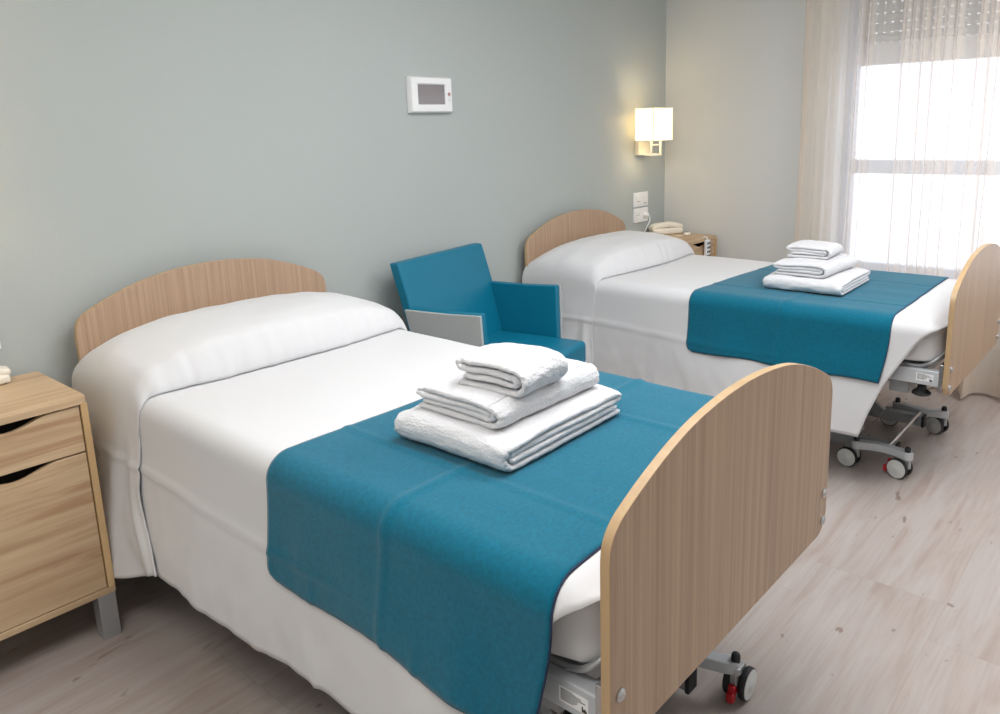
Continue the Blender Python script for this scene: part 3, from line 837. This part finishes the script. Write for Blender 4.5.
# ------------------------------------------------------------------ telephones
def make_phone():
    r = empty('telephone')
    bm = cushion(-.105, .105, -.042, .042, 0, .040, .014)
    link('base', bm, M['cream'], r, smooth=True, sub=1)
    def hf(p):
        t = p.x / .1; p.z += .014 * (1 - t * t) + .004 * nz(p.x * 20, 0, 0); k = 1 + .25 * abs(t) ** 3; p.y *= k; return p
    bm = cushion(-.114, .110, -.028, .028, .028, .064, .016, hf)
    link('handset', bm, M['cream'], r, smooth=True, sub=1)
    bm = bmesh.new(); box(bm, -.03, .02, -.0415, -.0395, .012, .018)
    link('ringer_slot', bm, M['ink'], r)
    return r
ph = make_phone(); ph.location = (-.145, -.10, .7405); ph.rotation_euler = (0, 0, -.55)
tag(ph, 'cream slimline telephone lying on the corner nightstand by the window', 'telephone')
ph1 = copy_tree(ph); ph1.location = (-3.938, -.052, .7405); ph1.rotation_euler = (0, 0, -.12); ph1.scale = (1, .9, .72)
tag(ph1, 'cream telephone at the left edge of the photo, on the near nightstand', 'telephone')
bell = empty('call_button', (-.13, -.245, .7405), .4); tag(bell, 'small cream oval call button lying in front of the telephone', 'call button')
bm = bmesh.new(); lathe(bm, [(.030, 0), (.033, .006), (.031, .013), (.024, .017), (.006, .018)], (0, 0, 0), 'z', 28)
for v in bm.verts: v.co.y *= .62
link('body', bm, M['cream'], bell, smooth=True)
bm = bmesh.new(); lathe(bm, [(.008, .0175), (.008, .0195), (.005, .0205)], (.006, 0, 0), 'z', 18); link('button', bm, M['ink'], bell, smooth=True)
bm = bmesh.new(); tube(bm, smoothpts([(-.03, 0, .006), (-.05, .02, .004), (-.06, .06, .004), (-.03, .09, .004)], 6), .0022, 8); link('cord', bm, M['cream'], bell, smooth=True)

# white control handset hooked on the top drawer of the corner nightstand
hs = empty('bed_remote', (-.19, -.4175, .585)); tag(hs, 'white bed remote with dark buttons hooked on the corner nightstand drawer', 'remote control')
bm = bmesh.new(); box(bm, -.026, .026, -.012, .008, 0, .145); link('body', bm, M['plastic'], hs, bevel=.006)
bm = bmesh.new(); tube(bm, smoothpts([(0, 0, .143), (0, .002, .155), (0, .012, .163), (0, .024, .158), (0, .026, .14)], 4), .004, 8)
link('hook', bm, M['plastic'], hs, smooth=True)
for i in range(5):
    for sx in (-1, 1):
        bm = bmesh.new(); z = .125 - i * .026; box(bm, sx * .011 - .007, sx * .011 + .007, -.0145, -.0119, z - .007, z + .006)
        if i % 2: bm.verts.ensure_lookup_table(); 
        link('button', bm, M['ink'], hs, bevel=.002, seg=2)

# ------------------------------------------------------------------ wall plates
def plate(x0, x1, z0, z1, kind, label):
    w = x1 - x0; h = z1 - z0
    r = empty('wall_switch' if kind == 's' else 'wall_socket', (x0 + w / 2, 0, z0 + h / 2)); tag(r, label, 'switch' if kind == 's' else 'socket')
    bm = boxm(-w / 2, w / 2, -.011, 0, -h / 2, h / 2); link('cover_plate', bm, M['plastic'], r, bevel=.003)
    for k, sx in enumerate((-1, 1)):
        cx = sx * w * .235
        if kind == 's':
            o = link('rocker', boxm(cx - .03, cx + .03, -.0145, -.0108, -h / 2 + .015, h / 2 - .015), M['plastic'], r, bevel=.0015, seg=2)
            link('marking', boxm(cx - .017, cx + .017, -.0152, -.0144, -.012 - .014 * k, -.008 - .014 * k), M['greysteel'], o)
        else:
            bm = bmesh.new(); lathe(bm, [(.024, -.011), (.024, -.0135), (.020, -.0135), (.019, -.0118), (.002, -.0118)], (cx, 0, .002), 'y', 24); o = link('socket_ring', bm, M['plastic'], r, smooth=True, auto=.5)
            bm = bmesh.new()
            for s2 in (-1, 1): cyl(bm, (cx + s2 * .0095, -.0125, .002), (cx + s2 * .0095, -.0119, .002), .003, n=12)
            link('socket_hole', bm, M['ink'], o)
    return r
plate(-.382, -.219, .927, 1.016, 's', 'white double switch plate under the lit wall lamp in the corner, above the socket')
pk = plate(-.382, -.219, .828, .919, 'o', 'white double wall socket with a plug in it, below the corner switch')
plate(-3.99, -3.826, .927, 1.016, 's', 'white switch plate above the near nightstand, at the left edge')
plate(-3.99, -3.826, .828, .919, 'o', 'white wall socket just above the near nightstand, at the left edge')
bpy.context.view_layer.update()
pl = empty('cord'); pl.parent = ph; pl.matrix_parent_inverse = ph.matrix_world.inverted(); pl.location = (-.262, 0, .872); pl['label'] = 'white cord and plug hanging from the lower wall socket'
bm = bmesh.new(); lathe(bm, [(.017, -.013), (.017, -.03), (.011, -.038), (.004, -.042)], (0, 0, 0), 'y', 20); link('plug', bm, M['plastic'], pl, smooth=True, auto=.8)
bm = bmesh.new(); tube(bm, smoothpts([(0, -.04, 0), (-.005, -.055, -.03), (-.03, -.045, -.08), (-.045, -.035, -.118), (-.02, -.05, -.1275), (.02, -.07, -.1275)], 8), .0028, 8)
link('cable', bm, M['plastic'], pl, smooth=True)

# ------------------------------------------------------------------ wall display
tp = empty('wall_display', (-2.05, 0, 1.587)); tag(tp, 'white framed wall display panel on the grey wall above the armchair', 'display panel')
bm = bmesh.new(); w, h = .1275, .079
def ring(x, z, y): return [bm.verts.new(p) for p in ((-x, y, -z), (x, y, -z), (x, y, z), (-x, y, z))]
sx0, sx1, sz0, sz1 = -.083, .077, -.041, .044
Rg = [ring(w, h, 0), ring(w, h, -.012), ring(w - .008, h - .007, -.028),
      [bm.verts.new(p) for p in ((sx0 - .004, -.03, sz0 - .004), (sx1 + .004, -.03, sz0 - .004), (sx1 + .004, -.03, sz1 + .004), (sx0 - .004, -.03, sz1 + .004))],
      [bm.verts.new(p) for p in ((sx0, -.024, sz0), (sx1, -.024, sz0), (sx1, -.024, sz1), (sx0, -.024, sz1))]]
for a_, b_ in zip(Rg, Rg[1:]):
    for k in range(4): bm.faces.new((a_[k], a_[(k + 1) % 4], b_[(k + 1) % 4], b_[k]))
bm.faces.new(Rg[0][::-1]); bm.faces.new(Rg[-1])
link('frame', bm, M['plastic'], tp, bevel=.0018, seg=3)
link('screen', boxm(sx0, sx1, -.0255, -.0238, sz0, sz1), mat('grey_reflection_screen', lin(140, 136, 138), .12, metal=.4), tp)  # mid-grey base stands in for the reflection of the unbuilt room side
bm = bmesh.new(); lathe(bm, [(.009, -.0298), (.009, -.0304), (.0062, -.0304), (.0062, -.0298)], (.101, 0, .004), 'y', 24)
box(bm, .099, .103, -.0305, -.0297, .002, .006)
link('logo', bm, M['redink'], tp)
bm = bmesh.new()
for k, l in enumerate((.014, .010, .012)): box(bm, .101 - l / 2, .101 + l / 2, -.0304, -.0297, -.018 - k * .005, -.0165 - k * .005)
link('print', bm, mat('pale_grey_print', lin(190, 190, 192), .6), tp)

# ------------------------------------------------------------------ wall lamps
lm = bpy.data.materials.new('lit_fabric_shade'); lm.use_nodes = True; nt = lm.node_tree; N = nt.nodes; L = nt.links
b = N['Principled BSDF']; b.inputs['Base Color'].default_value = lin(250, 242, 220); b.inputs['Roughness'].default_value = .9
b.inputs['Emission Color'].default_value = (1.0, .90, .68, 1); b.inputs['Emission Strength'].default_value = 1.05
tl = N.new('ShaderNodeBsdfTranslucent'); tl.inputs[0].default_value = (1, .9, .7, 1)
mx = N.new('ShaderNodeMixShader'); mx.inputs[0].default_value = .35; L.new(b.outputs[0], mx.inputs[1]); L.new(tl.outputs[0], mx.inputs[2]); L.new(mx.outputs[0], N['Material Output'].inputs[0])
def wall_lamp(cx, label, power=2.2):
    r = empty('wall_lamp', (cx, 0, 1.43)); tag(r, label, 'lamp')
    zt, zb_ = .098, -.093; x0, x1, y0, y1 = -.11, .11, -.20, -.075
    bm = bmesh.new()
    for (a, b2, c_, d_) in ((x0, x1, y0, y0 + .003), (x0, x1, y1 - .003, y1), (x0, x0 + .003, y0 + .003, y1 - .003), (x1 - .003, x1, y0 + .003, y1 - .003)): box(bm, a, b2, c_, d_, zb_, zt)
    s = link('lamp_shade', bm, lm, r)
    for z in (zt, zb_):
        bm = bmesh.new(); tube(bm, [(x0, y0, z), (x1, y0, z), (x1, y1, z), (x0, y1, z), (x0, y0, z)], .0022, 6)
        link('shade_rim', bm, M['lampmetal'], s)
    bm = bmesh.new(); tube(bm, [(x0, y0, zb_), (x0, y0, zt)], .0024, 6); link('shade_seam', bm, M['lampmetal'], s)
    link('wall_plate', boxm(.005, .14, -.028, 0, -.182, .0), M['lampmetal'], r, bevel=.003)
    bm = bmesh.new()
    box(bm, .062, .078, -.148, -.026, -.186, -.174); box(bm, -.042, .062, -.148, -.134, -.186, -.174)
    box(bm, .064, .076, -.147, -.135, -.174, -.06); box(bm, -.042, -.030, -.147, -.135, -.174, -.06)
    box(bm, -.030, .045, -.146, -.137, -.124, -.116)
    box(bm, -.11, .11, -.146, -.138, -.066, -.060)
    link('arm', bm, M['lampmetal'], r, bevel=.002, seg=2)
    bm = bmesh.new(); lathe(bm, [(.012, -.06), (.012, -.035), (.008, -.03), (.02, -.01), (.028, .015), (.024, .038), (.01, .05), (.002, .052)], (-.003, -.1435, 0), 'z', 20)
    link('bulb', bm, mat('lit_bulb', (1, .9, .7, 1), .5, emit=((1, .82, .55, 1), 12)), r, smooth=True)
    l = bpy.data.lights.new('lamp_light', 'POINT'); l.energy = power; l.color = (1.0, .82, .58); l.shadow_soft_size = .03
    lo = bpy.data.objects.new('lamp_light', l); C.objects.link(lo); lo.parent = r; lo.location = (-.05, -.1375, .0)
    return r
wall_lamp(-.36, 'lit square-shaded wall lamp on the grey wall near the corner')
wall_lamp(-4.02, 'lit wall lamp over the near nightstand, outside the left edge of the photo')
